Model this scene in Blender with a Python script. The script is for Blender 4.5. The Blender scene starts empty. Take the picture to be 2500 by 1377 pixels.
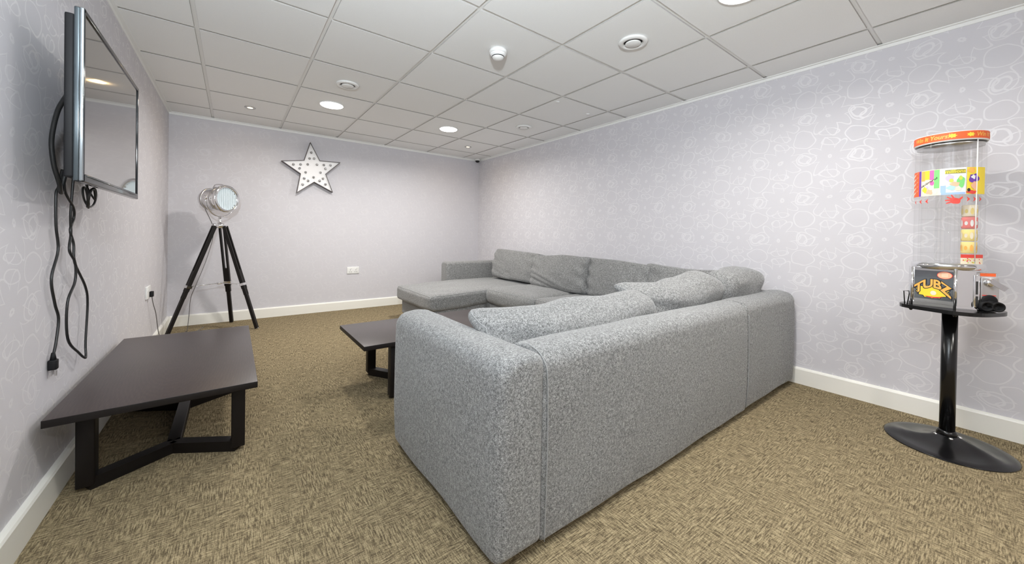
import bpy, bmesh, math, random
from mathutils import Vector, Matrix, noise
PI = math.pi
random.seed(4)
sc = bpy.context.scene
C = sc.collection

# ------------------------------------------------------------------ camera
XL, XR, YB, YR, ZC, CZ = -0.524, 3.119, 5.045, -3.0, 2.165, 0.984
yaw, pitch, roll = 0.6457, -0.0082, 0.0166
cam = bpy.data.cameras.new('camera'); co = bpy.data.objects.new('camera', cam); C.objects.link(co)
cam.sensor_width = 36; cam.sensor_fit = 'HORIZONTAL'; cam.lens = 36*903.74/2500
cam.shift_x = 0; cam.shift_y = -(688.5-581.5)/2500; cam.clip_start = 0.02
c_, s_ = math.cos(yaw), math.sin(yaw)
R1 = Matrix(((c_, -s_, 0), (s_, c_, 0), (0, 0, 1)))
R2 = Matrix(((1, 0, 0), (0, math.cos(pitch), math.sin(pitch)), (0, -math.sin(pitch), math.cos(pitch))))
R3 = Matrix(((math.cos(roll), 0, math.sin(roll)), (0, 1, 0), (-math.sin(roll), 0, math.cos(roll))))
R = R3 @ R2 @ R1
rt, fw, up = R[0], R[1], R[2]
M = Matrix(((rt.x, up.x, -fw.x, 0), (rt.y, up.y, -fw.y, 0), (rt.z, up.z, -fw.z, CZ), (0, 0, 0, 1)))
co.matrix_world = M
sc.camera = co
# ------------------------------------------------------------------ world, exposure, big lights
w = bpy.data.worlds.new('world'); sc.world = w; w.use_nodes = True
w.node_tree.nodes['Background'].inputs[0].default_value = (0.8, 0.85, 1, 1)
w.node_tree.nodes['Background'].inputs[1].default_value = 0.0
vs = sc.view_settings
vs.view_transform = 'Standard'; vs.look = 'None'; vs.exposure = 0.0; vs.gamma = 1; vs.use_curve_mapping = False
try: sc.cycles.transparent_max_bounces = 48
except Exception: pass
DOWN_W = 21.5       # watts of each large downlight
WARM_W = 1.0
FLASH_W = 78.0
def area_light(name, loc, size, watts, col, direction=(0, 0, -1), spread=PI):
    l = bpy.data.lights.new(name, 'AREA'); l.shape = 'DISK'; l.size = size; l.energy = watts; l.color = col; l.spread = spread
    o = bpy.data.objects.new(name, l); C.objects.link(o); o.location = loc
    o.rotation_euler = Vector(direction).to_track_quat('-Z', 'Y').to_euler()
    return o
# the photographer's flash, bounced off the ceiling
area_light('bounce_flash', (-0.12, -0.10, 1.56), 0.12, FLASH_W, (0.86, 0.94, 1.0), (0.26, 0.75, 0.95))

# ------------------------------------------------------------------ materials
def mat(name, col=(0.5, 0.5, 0.5), rough=0.5, metal=0.0, **kw):
    m = bpy.data.materials.new(name); m.use_nodes = True
    b = m.node_tree.nodes['Principled BSDF']
    b.inputs['Base Color'].default_value = (*col, 1); b.inputs['Roughness'].default_value = rough; b.inputs['Metallic'].default_value = metal
    for k, v in kw.items():
        b.inputs[k.replace('_', ' ')].default_value = v
    return m
class NT:
    def __init__(s, m): s.m = m; s.t = m.node_tree; s.b = s.t.nodes['Principled BSDF']
    def n(s, typ, **kw):
        x = s.t.nodes.new(typ)
        for k, v in kw.items(): setattr(x, k, v)
        return x
    def l(s, a, b): s.t.links.new(a, b)
    def val(s, x, i, v):
        if hasattr(v, 'is_linked') or isinstance(v, bpy.types.NodeSocket): s.l(v, x.inputs[i])
        else: x.inputs[i].default_value = v
    def math(s, op, a, b=0.0, c=None):
        x = s.n('ShaderNodeMath', operation=op); s.val(x, 0, a); s.val(x, 1, b)
        if c is not None: s.val(x, 2, c)
        return x.outputs[0]
    def mix(s, f, a, b):
        x = s.n('ShaderNodeMix', data_type='RGBA'); s.val(x, 0, f)
        for i, v in ((6, a), (7, b)):
            if isinstance(v, tuple): x.inputs[i].default_value = (*v, 1)
            else: s.l(v, x.inputs[i])
        return x.outputs[2]
    def noise(s, vec, scale, detail=2.0, rough=0.5):
        x = s.n('ShaderNodeTexNoise'); s.l(vec, x.inputs['Vector'])
        x.inputs['Scale'].default_value = scale; x.inputs['Detail'].default_value = detail; x.inputs['Roughness'].default_value = rough
        return x
    def ramp(s, f, pts):
        x = s.n('ShaderNodeValToRGB'); s.l(f, x.inputs[0]); e = x.color_ramp.elements
        while len(e) < len(pts): e.new(0.5)
        for i, (p, c) in enumerate(pts): e[i].position = p; e[i].color = (*c, 1) if isinstance(c, tuple) else (c, c, c, 1)
        return x.outputs[0]
    def coord(s, scale=(1, 1, 1), rot=(0, 0, 0), kind='Object'):
        t = s.n('ShaderNodeTexCoord'); mp = s.n('ShaderNodeMapping')
        s.l(t.outputs[kind], mp.inputs[0]); mp.inputs['Scale'].default_value = scale; mp.inputs['Rotation'].default_value = rot
        return mp.outputs[0]
    def bump(s, h, strength=0.3, dist=0.01):
        x = s.n('ShaderNodeBump'); x.inputs['Strength'].default_value = strength; x.inputs['Distance'].default_value = dist
        s.l(h, x.inputs['Height']); s.l(x.outputs[0], s.b.inputs['Normal'])

def wallpaper(name, axis, strength):
    m = mat(name, (0.5, 0.5, 0.55), 0.6); N = NT(m)
    P = 0.27
    co_ = N.coord()
    nz = N.noise(co_, 9.0, 1.0)
    nc = N.n('ShaderNodeSeparateXYZ'); N.l(nz.outputs['Color'], nc.inputs[0])
    sp = N.n('ShaderNodeSeparateXYZ'); N.l(co_, sp.inputs[0])
    u0 = sp.outputs[axis]; v0 = sp.outputs[2]
    u0 = N.math('ADD', u0, N.math('MULTIPLY', N.math('SUBTRACT', nc.outputs[0], 0.5), 0.060))
    v0 = N.math('ADD', v0, N.math('MULTIPLY', N.math('SUBTRACT', nc.outputs[1], 0.5), 0.060))
    u0 = N.math('SUBTRACT', u0, 0.155); v0 = N.math('SUBTRACT', v0, 2.07)
    def cell(ou, ov):
        def f(x, o):
            q = N.math('ADD', N.math('DIVIDE', x, P), 0.5+o)
            return N.math('MULTIPLY', N.math('SUBTRACT', N.math('FRACT', q), 0.5), P)
        return f(u0, ou), f(v0, ov)
    W = 0.0021
    masks = []
    def line(d, w=W):      # 1 on the line
        x = N.n('ShaderNodeMapRange'); x.interpolation_type = 'SMOOTHSTEP'
        N.l(N.math('ABSOLUTE', d), x.inputs[0]); x.inputs[1].default_value = w; x.inputs[2].default_value = w*1.9
        x.inputs[3].default_value = 1; x.inputs[4].default_value = 0
        masks.append(x.outputs[0])
    def ell(x, y, a, b, w=W):
        l = N.math('SQRT', N.math('ADD', N.math('POWER', N.math('ABSOLUTE', N.math('DIVIDE', x, a)), 2.0), N.math('POWER', N.math('ABSOLUTE', N.math('DIVIDE', y, b)), 2.0)))
        line(N.math('MULTIPLY', N.math('SUBTRACT', l, 1.0), (a+b)/2), w)
    def petals(u, v, n, r0, a, b, ph=0.0):
        r = N.math('SQRT', N.math('ADD', N.math('MULTIPLY', u, u), N.math('MULTIPLY', v, v)))
        t = N.math('ARCTAN2', v, u); st = 2*PI/n
        q = N.math('ADD', N.math('DIVIDE', t, st), 40.5+ph)
        an = N.math('MULTIPLY', N.math('SUBTRACT', N.math('FRACT', q), 0.5), st)
        px = N.math('MULTIPLY', r, N.math('COSINE', an)); py = N.math('MULTIPLY', r, N.math('SINE', an))
        ell(N.math('SUBTRACT', px, r0), py, a, b)
    u, v = cell(0, 0); petals(u, v, 8, 0.068, 0.060, 0.0255, 0.25)
    u, v = cell(.5, .5); ell(u, v, 0.058, 0.053)
    u, v = cell(.5, 0); ell(u, v, 0.031, 0.028, 0.0030); ell(N.math('ADD', u, 0.010), v, 0.052, 0.044)
    u, v = cell(0, .5); ell(u, N.math('SUBTRACT', v, 0.030), 0.050, 0.021); ell(u, N.math('ADD', v, 0.030), 0.046, 0.023)
    mx = masks[0]
    for k in masks[1:]: mx = N.math('MAXIMUM', mx, k)
    tone = N.noise(co_, 120.0, 2.0)
    base = N.mix(N.math('MULTIPLY', tone.outputs[0], 0.12), (0.62, 0.605, 0.635), (0.66, 0.645, 0.675))
    colr = N.mix(N.math('MULTIPLY', mx, strength), base, (0.90, 0.89, 0.90))
    N.l(colr, N.b.inputs['Base Color'])
    rr = N.math('SUBTRACT', 0.62, N.math('MULTIPLY', mx, 0.22)); N.l(rr, N.b.inputs['Roughness'])
    N.bump(mx, 0.15, 0.001)
    return m
WP_X = wallpaper('wallpaper_back', 0, 0.11); WP_Y = wallpaper('wallpaper_side', 1, 0.31)

def carpet():
    m = mat('carpet', rough=0.95); N = NT(m); m.node_tree.nodes['Principled BSDF'].inputs['Specular IOR Level'].default_value = 0.1
    a = N.noise(N.coord((1, 9, 1)), 24, 3, 0.65).outputs[0]; b = N.noise(N.coord((9, 1, 1)), 24, 3, 0.65).outputs[0]
    f = N.noise(N.coord(), 260, 2, 0.6).outputs[0]
    big = N.noise(N.coord(), 3.5, 3).outputs[0]
    pw = N.noise(N.coord(), 9, 2).outputs[0]
    sel = N.ramp(pw, [(0.42, 0.0), (0.58, 1.0)])
    ra = N.ramp(a, [(0.38, 0.0), (0.60, 1.0)]); rb = N.ramp(b, [(0.38, 0.0), (0.60, 1.0)])
    h = N.mix(N.math('ADD', 0.25, N.math('MULTIPLY', sel, 0.5)), ra, rb)
    h2 = N.math('ADD', N.math('MULTIPLY', h, 0.74), N.math('MULTIPLY', N.ramp(f, [(0.35, 0.0), (0.65, 1.0)]), 0.26))
    c = N.ramp(h2, [(0.18, (0.085, 0.066, 0.040)), (0.5, (0.235, 0.186, 0.108)), (0.85, (0.46, 0.375, 0.228))])
    c2 = N.mix(N.math('MULTIPLY', big, 0.25), c, (0.20, 0.155, 0.095))
    N.l(c2, N.b.inputs['Base Color']); N.bump(h2, 0.7, 0.004)
    return m
CARPET = carpet()

def fabric():
    m = mat('grey_marl_fabric', rough=0.95); N = NT(m); N.b.inputs['Specular IOR Level'].default_value = 0.15
    N.b.inputs['Sheen Weight'].default_value = 0.25; N.b.inputs['Sheen Roughness'].default_value = 0.5
    a = N.noise(N.coord(), 300, 2.0, 0.7).outputs[0]; b = N.noise(N.coord(), 110, 2, 0.6).outputs[0]
    h = N.math('ADD', N.math('MULTIPLY', a, 0.65), N.math('MULTIPLY', b, 0.35))
    c = N.ramp(h, [(0.34, (0.058, 0.059, 0.060)), (0.50, (0.212, 0.213, 0.211)), (0.68, (0.475, 0.475, 0.465))])
    N.l(c, N.b.inputs['Base Color']); N.bump(h, 0.35, 0.0025)
    return m
FAB = fabric()
SEAM = mat('seam_thread', (0.30, 0.305, 0.305), 0.9)

def darkwood():
    m = mat('dark_oak_veneer', rough=0.36); N = NT(m)
    d = N.noise(N.coord((1, 1, 1)), 2.2, 2).outputs['Color']
    wv = N.n('ShaderNodeTexWave', wave_type='RINGS', rings_direction='Z'); N.l(N.coord((7, 1.6, 1)), wv.inputs[0])
    wv.inputs['Scale'].default_value = 4.5; wv.inputs['Distortion'].default_value = 5; wv.inputs['Detail'].default_value = 2; wv.inputs['Detail Scale'].default_value = 1.2
    g = N.noise(N.coord((60, 3, 60)), 6, 4, 0.7).outputs[0]
    h = N.math('ADD', N.math('MULTIPLY', wv.outputs['Fac'], 0.12), N.math('MULTIPLY', g, 0.88))
    c = N.ramp(h, [(0.25, (0.018, 0.011, 0.010)), (0.6, (0.042, 0.028, 0.025)), (0.85, (0.076, 0.054, 0.048))])
    N.l(c, N.b.inputs['Base Color']); N.bump(h, 0.12, 0.001)
    N.b.inputs['Coat Weight'].default_value = 0.25; N.b.inputs['Coat Roughness'].default_value = 0.28
    return m
WOOD = darkwood()
EDGE = mat('dark_wood_edge', (0.0065, 0.0045, 0.004), 0.5, Specular_IOR_Level=0.3)
TILE = mat('ceiling_tile', (0.84, 0.84, 0.82), 0.92)
def tile_tex():
    N = NT(TILE); f = N.noise(N.coord(), 180, 2).outputs[0]
    c = N.mix(f, (0.87, 0.875, 0.865), (0.92, 0.925, 0.915)); N.l(c, N.b.inputs['Base Color']); N.bump(f, 0.08, 0.001)
tile_tex()
TILESIDE = mat('ceiling_tile_groove_shade', (0.45, 0.44, 0.42), 0.9)  # tile sides greyed to paint in darker groove shade
BAR = mat('ceiling_bar_white', (0.88, 0.88, 0.86), 0.35)
TRIM = mat('white_satin_paint', (0.88, 0.865, 0.80), 0.35)
WHITE = mat('white_plastic', (0.83, 0.83, 0.81), 0.35)
WHITEM = mat('white_enamel', (0.93, 0.92, 0.92), 0.4)
BLACKP = mat('black_plastic', (0.008, 0.008, 0.009), 0.6, Specular_IOR_Level=0.25)
BLACKG = mat('gloss_black_bezel', (0.012, 0.014, 0.017), 0.12)
GREYG = mat('gloss_grey_bezel', (0.10, 0.12, 0.13), 0.14, 0.85)
BLACKPC = mat('black_powder_coat', (0.004, 0.004, 0.0045), 0.22)
SCREEN = mat('tv_glass', (0.012, 0.011, 0.011), 0.06, Specular_IOR_Level=0.9, Coat_Weight=1.0, Coat_Roughness=0.03, Coat_IOR=1.75)
BEZEL = mat('silver_bezel', (0.38, 0.42, 0.44), 0.12, 0.95)
CHROME = mat('chrome', (0.82, 0.82, 0.83), 0.08, 1.0)
DARKREFL = mat('chrome_dark_reflection', (0.30, 0.32, 0.34), 0.10, 1.0)  # chrome darkened so its colour carries a dark reflection
SATIN = mat('satin_steel', (0.62, 0.61, 0.60), 0.28, 1.0)
DARKST = mat('dark_recess', (0.03, 0.03, 0.03), 0.5)
BULB = mat('silvered_bulb', (0.55, 0.55, 0.56), 0.15, 0.9)
RUST = mat('dark_star_rim', (0.10, 0.085, 0.08), 0.45, 0.5)
CABLE = mat('black_rubber_cable', (0.012, 0.012, 0.012), 0.45)
GREYC = mat('grey_flex', (0.16, 0.15, 0.15), 0.5)
FROST = mat('ribbed_lens', (0.58, 0.65, 0.68), 0.2, Specular_IOR_Level=0.8)
def acrylic():
    m = mat('clear_acrylic', (1, 1, 1), 0.03); t = m.node_tree; N = NT(m)
    out = [n for n in t.nodes if n.type == 'OUTPUT_MATERIAL'][0]
    tr = N.n('ShaderNodeBsdfTransparent'); tr.inputs[0].default_value = (0.992, 0.994, 0.994, 1)
    gl = N.n('ShaderNodeBsdfGlossy'); gl.inputs['Roughness'].default_value = 0.04
    lw = N.n('ShaderNodeLayerWeight'); lw.inputs[0].default_value = 0.5
    fc = N.math('ADD', 0.02, N.math('MULTIPLY', N.math('POWER', lw.outputs['Facing'], 4.0), 0.35))
    mx = N.n('ShaderNodeMixShader'); N.l(fc, mx.inputs[0]); N.l(tr.outputs[0], mx.inputs[1]); N.l(gl.outputs[0], mx.inputs[2])
    N.l(mx.outputs[0], out.inputs[0]); return m
ACR = acrylic()
def emis(name, col, st):
    m = mat(name, col, 0.4); b = m.node_tree.nodes['Principled BSDF']
    b.inputs['Emission Color'].default_value = (*col, 1); b.inputs['Emission Strength'].default_value = st; return m
LED = emis('led_diffuser', (1, 0.99, 0.96), 9.0)
LEDW = emis('warm_led', (1, 0.80, 0.42), 6.0)
def flat(name, col, r=0.5): return mat(name, col, r)
ORANGE = flat('orange_red_print', (0.85, 0.13, 0.03)); YEL = flat('yellow_print', (0.92, 0.70, 0.05)); AMBER = flat('amber_print', (0.95, 0.48, 0.10))
RED = flat('red_print', (0.80, 0.07, 0.05)); PURP = flat('purple_print', (0.16, 0.05, 0.42)); PINK = flat('pink_print', (0.85, 0.16, 0.45))
GREEN = flat('green_print', (0.22, 0.68, 0.20)); CREAM = flat('cream_print', (0.90, 0.80, 0.62)); BLUE = flat('pale_blue_print', (0.36, 0.52, 0.85))
LILAC = flat('lilac_print', (0.58, 0.50, 0.80)); CYAN = flat('cyan_print', (0.42, 0.75, 0.82)); INK = flat('ink_print', (0.02, 0.02, 0.03)); OLIVE = flat('olive_print', (0.30, 0.30, 0.06))
PYEL = flat('soft_yellow_wrapper', (0.88, 0.70, 0.26)); PRED = flat('soft_red_wrapper', (0.85, 0.24, 0.22))
WPR = flat('white_print', (0.86, 0.85, 0.83)); PEACH = flat('peach_print', (0.92, 0.50, 0.32)); LIME = flat('lime_print', (0.60, 0.72, 0.10))

# ------------------------------------------------------------------ mesh helpers
def rp(p, q=Vector((0, 0, 0))): return Vector(p) - q
class MB:
    def __init__(s): s.v = []; s.f = []; s.mi = []; s.sm = []
    def add(s, vs, fs, mi=0, smooth=True):
        o = len(s.v); s.v += [Vector(v) for v in vs]; s.f += [[i+o for i in f] for f in fs]; s.mi += [mi]*len(fs); s.sm += [smooth]*len(fs); return s
    def box(s, lo, hi, bev=0.0, mi=0, seg=2, mtx=None):
        bm = bmesh.new(); bmesh.ops.create_cube(bm, size=1)
        lo, hi = Vector(lo), Vector(hi); d = hi-lo; c = (hi+lo)/2
        for v in bm.verts: v.co = Vector((v.co.x*d.x, v.co.y*d.y, v.co.z*d.z)) + c
        if bev > 0: bmesh.ops.bevel(bm, geom=bm.edges[:], offset=bev, segments=seg, profile=0.6, affect='EDGES')
        bm.verts.index_update()
        vs = [(mtx @ v.co) if mtx else v.co.copy() for v in bm.verts]
        s.add(vs, [[v.index for v in f.verts] for f in bm.faces], mi, bev > 0); bm.free(); return s
    def lathe(s, prof, c=(0, 0, 0), n=40, mi=0, mtx=None, smooth=True):
        vs = []; fs = []; c = Vector(c)
        for r, z in prof:
            for k in range(n):
                a = 2*PI*k/n; p = Vector((r*math.cos(a), r*math.sin(a), z)); p = (mtx @ p) if mtx else p
                vs.append(p+c)
        for i in range(len(prof)-1):
            for k in range(n):
                a, b = i*n+k, i*n+(k+1) % n; fs.append([a, b, b+n, a+n])
        fs.append(list(range(n))[::-1]); fs.append([(len(prof)-1)*n+k for k in range(n)])
        return s.add(vs, fs, mi, smooth)
    def tube(s, pts, r, n=8, mi=0, smooth_path=True, sub=6, closed=False):
        P = [Vector(p) for p in pts]
        if smooth_path and len(P) > 2:
            Q = []; m = len(P)
            rng = range(m if closed else m-1)
            for i in rng:
                if closed: p0, p1, p2, p3 = P[(i-1) % m], P[i], P[(i+1) % m], P[(i+2) % m]
                else: p0, p1, p2, p3 = P[max(i-1, 0)], P[i], P[i+1], P[min(i+2, m-1)]
                for k in range(sub):
                    t = k/sub
                    Q.append(0.5*((2*p1)+(p2-p0)*t+(2*p0-5*p1+4*p2-p3)*t*t+(3*p1-p0-3*p2+p3)*t**3))
            if not closed: Q.append(P[-1])
            P = Q
        m = len(P); vs = []; fs = []; nrm = None
        for i in range(m):
            if closed: t = (P[(i+1) % m]-P[i-1]).normalized()
            else: t = (P[min(i+1, m-1)]-P[max(i-1, 0)]).normalized()
            if nrm is None: nrm = t.orthogonal().normalized()
            nrm = (nrm - t*nrm.dot(t)).normalized(); b = t.cross(nrm)
            rr = r(i/(m-1)) if callable(r) else r
            for k in range(n):
                a = 2*PI*k/n; vs.append(P[i]+nrm*math.cos(a)*rr+b*math.sin(a)*rr)
        for i in range(m if closed else m-1):
            j = (i+1) % m
            for k in range(n): fs.append([i*n+k, i*n+(k+1) % n, j*n+(k+1) % n, j*n+k])
        if not closed: fs.append(list(range(n))[::-1]); fs.append([(m-1)*n+k for k in range(n)])
        return s.add(vs, fs, mi, True)
    def prism(s, poly, h0, h1, mtx=None, mi=0, smooth=False):      # poly in xy, extruded along z
        n = len(poly); vs = [Vector((x, y, h0)) for x, y in poly]+[Vector((x, y, h1)) for x, y in poly]
        if mtx: vs = [mtx @ v for v in vs]
        fs = [list(range(n))[::-1], list(range(n, 2*n))]+[[i, (i+1) % n, (i+1) % n+n, i+n] for i in range(n)]
        return s.add(vs, fs, mi, smooth)
    def build(s, name, mats, origin=(0, 0, 0), parent=None):
        if not isinstance(mats, (list, tuple)): mats = [mats]
        me = bpy.data.meshes.new(name); o0 = Vector(origin)
        me.from_pydata([v-o0 for v in s.v], [], s.f); me.update()
        for m in mats: me.materials.append(m)
        me.polygons.foreach_set('material_index', s.mi); me.polygons.foreach_set('use_smooth', s.sm)
        bm = bmesh.new(); bm.from_mesh(me); bmesh.ops.recalc_face_normals(bm, faces=bm.faces[:]); bm.to_mesh(me); bm.free()
        ob = bpy.data.objects.new(name, me); C.objects.link(ob)
        if parent: ob.parent = parent
        else: ob.location = o0
        return ob
def sharp(ob, ang=40):
    me = ob.data
    bm = bmesh.new(); bm.from_mesh(me)
    for e in bm.edges:
        if len(e.link_faces) == 2 and e.calc_face_angle(0) > math.radians(ang): e.smooth = False
    bm.to_mesh(me); bm.free(); return ob
def thing(name, label, cat, loc, group=None):
    o = bpy.data.objects.new(name, None); C.objects.link(o); o.location = loc; o.empty_display_size = 0.1
    o['label'] = label; o['category'] = cat
    if group: o['group'] = group
    return o
def tag(o, label, cat, group=None):
    o['label'] = label; o['category'] = cat
    if group: o['group'] = group
    return o
def struct(name, mb, m, parent=None):
    o = mb.build(name, m, parent=parent)
    if not parent: o['kind'] = 'structure'
    return o
def dup(root, loc, label=None):
    r = root.copy(); C.objects.link(r); r.location = loc
    if label: r['label'] = label
    for ch in list(root.children):
        c = ch.copy(); C.objects.link(c); c.parent = r
        for g in ch.children:
            d = g.copy(); C.objects.link(d); d.parent = c
    return r
def rot_to(d, upv=(0, 0, 1)):      # matrix whose z axis is d
    return Vector(d).to_track_quat('Z', 'Y').to_matrix()

# ------------------------------------------------------------------ room shell
T = 0.1
struct('floor', MB().box((XL-T, YR-T, -0.08), (XR+T, YB+T, 0)), CARPET)
struct('wall_left', MB().box((XL-T, YR-T, 0), (XL, YB+T, ZC+.1)), WP_Y)
struct('wall_right', MB().box((XR, YR-T, 0), (XR+T, YB+T, ZC+.1)), WP_Y)
struct('wall_back', MB().box((XL, YB, 0), (XR, YB+T, ZC+.1)), WP_X)
struct('wall_front', MB().box((XL, YR-T, 0), (XR, YR, ZC+.1)), WP_X)
# suspended ceiling: white bars with square-edged tiles hanging a few millimetres below them
GX0, GY0, G = -0.18, 2.866, 0.6
xs = [XL]+[GX0+G*k for k in range(0, 6)]+[XR]
ys = [YR]; k = -9
while GY0+G*k < YB-0.01:
    if GY0+G*k > YR+0.05: ys.append(GY0+G*k)
    k += 1
ys.append(YB)
cb = MB().box((XL, YR, ZC+.008), (XR, YB, ZC+.06), mi=1)
for i in range(len(xs)-1):
    for j in range(len(ys)-1):
        g0 = 0.010
        x0 = xs[i]+(g0 if i else 0.02); x1 = xs[i+1]-(g0 if i < len(xs)-2 else 0.02)
        y0 = ys[j]+(g0 if j else 0.02); y1 = ys[j+1]-(g0 if j < len(ys)-2 else 0.02)
        z0, z1 = ZC+.001, ZC+.008
        e = 0.0015
        vs = [(x0, y0, z1), (x1, y0, z1), (x1, y1, z1), (x0, y1, z1), (x0+e, y0+e, z0), (x1-e, y0+e, z0), (x1-e, y1-e, z0), (x0+e, y1-e, z0)]
        cb.add(vs, [[4, 5, 6, 7]], 0, False); cb.add(vs, [[0, 1, 5, 4], [1, 2, 6, 5], [2, 3, 7, 6], [3, 0, 4, 7]], 2, False)
struct('ceiling', cb, [TILE, BAR, TILESIDE])
tz = ZC-0.004
struct('trim_1', MB().box((XL, YR, tz-.018), (XL+.003, YB, tz)).box((XL, YR, tz), (XL+.022, YB, tz+.005)), BAR)
struct('trim_2', MB().box((XL+.003, YB-.003, tz-.018), (XR-.003, YB, tz)).box((XL+.022, YB-.022, tz), (XR-.022, YB, tz+.005)), BAR)
struct('trim_3', MB().box((XR-.003, YR, tz-.018), (XR, YB, tz)).box((XR-.022, YR, tz), (XR, YB, tz+.005)), BAR)
def skirting(name, a, b, nrm):
    a, b, nrm = Vector(a), Vector(b), Vector(nrm)
    prof = [(0, 0), (.020, 0), (.020, .098), (.016, .106), (.009, .110), (0, .110)]
    vs = [p+nrm*d+Vector((0, 0, z)) for p in (a, b) for d, z in prof]; n = len(prof)
    fs = [[i, (i+1) % n, (i+1) % n+n, i+n] for i in range(n)]+[list(range(n)), list(range(n, 2*n))]
    struct(name, MB().add(vs, fs, 0, False), TRIM)
skirting('baseboard_left', (XL, YR, 0), (XL, YB, 0), (1, 0, 0))
skirting('baseboard_back', (XL+.02, YB, 0), (XR-.02, YB, 0), (0, -1, 0))
skirting('baseboard_right', (XR, YR, 0), (XR, YB, 0), (-1, 0, 0))
skirting('baseboard_front', (XL+.02, YR, 0), (XR-.02, YR, 0), (0, 1, 0))

# ------------------------------------------------------------------ ceiling fittings
def downlight(loc, label):
    t = thing('downlight', label, 'downlight', loc, 'round white ceiling downlights')
    MB().lathe([(.094, .0), (.104, .0), (.106, -.003), (.101, -.007), (.095, -.007), (.094, -.002)], n=48).build('trim_ring', BAR, parent=t)
    MB().lathe([(.0955, -.003), (.092, -.011), (.06, -.017), (.001, -.020)], n=48).build('diffuser', LED, parent=t)
    return t
DL = [(.72, 3.766, 'glowing round downlight left of the other, near the back wall'),
      (1.92, 3.766, 'glowing round downlight nearer the far right corner of the ceiling'),
      (1.92, .766, 'glowing round downlight cut off by the top edge of the photo')]
dl0 = None
for x, y, lb in DL:
    if dl0 is None: dl0 = downlight((x, y, ZC), lb)
    else: dup(dl0, (x, y, ZC), lb)
for x, y in [(.72, 3.766), (1.92, 3.766), (1.92, .766), (.72, -1.634), (1.92, -1.634)]:  # last two: unseen lamps added behind the camera to even the light
    area_light('downlight_lamp', (x, y, ZC-.026), .17, DOWN_W, (1, 0.965, 0.92), spread=math.radians(165))
wl0 = None
for x, y, lb in [(.12, 4.366, 'small warm yellow spotlight in the ceiling above the tripod lamp'), (2.52, 4.366, 'small warm yellow spotlight in the ceiling by the far right corner')]:
    if wl0 is None:
        wl0 = t = thing('warm_spotlight', lb, 'spotlight', (x, y, ZC), 'small warm ceiling spotlights')
        MB().lathe([(.030, 0), (.045, 0), (.046, -.003), (.042, -.005), (.030, -.003)], n=32).build('trim_ring', SATIN, parent=t)
        MB().lathe([(.030, -.001), (.02, -.0035), (.001, -.004)], n=32).build('lens', LEDW, parent=t)
    else: dup(wl0, (x, y, ZC), lb)
    area_light('warm_lamp', (x, y, ZC-.012), .05, WARM_W, (1, 0.68, 0.32))
v0 = None
for x, y, lb in [(1.92, 1.366, 'round white air vent nearest the camera, right of the smoke detector'), (.72, 3.166, 'round white air vent just in front of the left glowing downlight'), (2.52, 3.166, 'small-looking round white air vent near the right wall')]:
    if v0 is None:
        v0 = t = thing('air_vent', lb, 'vent', (x, y, ZC), 'round white ceiling air vents')
        MB().lathe([(.052, .002), (.082, .0), (.086, -.004), (.080, -.012), (.062, -.016), (.056, -.010), (.054, .002)], n=48).build('outer_ring', WHITE, parent=t)
        MB().lathe([(.054, -.001), (.001, -.0015)], n=48).build('throat', DARKST, parent=t)
        MB().lathe([(.02, -.001), (.044, -.010), (.046, -.014), (.040, -.018), (.001, -.020)], n=48).build('centre_disc', WHITE, parent=t)
    else: dup(v0, (x, y, ZC), lb)
t = thing('smoke_detector', 'white domed smoke detector hanging from a ceiling tile', 'smoke detector', (1.345, 1.966, ZC))
MB().lathe([(.055, 0), (.057, -.012), (.054, -.024)], n=40).build('base', WHITE, parent=t)
MB().lathe([(.054, -.024), (.050, -.034), (.040, -.040), (.038, -.046), (.030, -.056), (.012, -.062), (.001, -.063)], n=40).build('dome', WHITE, parent=t)
MB().lathe([(.040, -.0405), (.0405, -.043), (.0395, -.0455)], n=40).build('sensing_slot', DARKST, parent=t)
def smallclip(x, y, lb):
    mb = MB().lathe([(.018, 0), (.019, -.003), (.010, -.008), (.001, -.009)], (x, y, ZC), 20)
    tag(mb.build('ceiling_sensor', WHITE, (x, y, ZC)), lb, 'sensor', 'tiny ceiling sensors')
smallclip(2.27, 2.38, 'tiny white button sensor on the ceiling, left one of the pair'); smallclip(2.72, 2.43, 'tiny white button sensor on the ceiling, beside the right wall')
t = thing('security_camera', 'small white dome camera in the far ceiling corner', 'camera', (3.045, 4.975, ZC))
MB().lathe([(.040, .0), (.042, -.012), (.040, -.026)], n=32).build('housing', WHITE, parent=t)
MB().lathe([(.034, -.026), (.031, -.040), (.020, -.052), (.001, -.057)], n=32).build('dome', BLACKG, parent=t)

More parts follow.
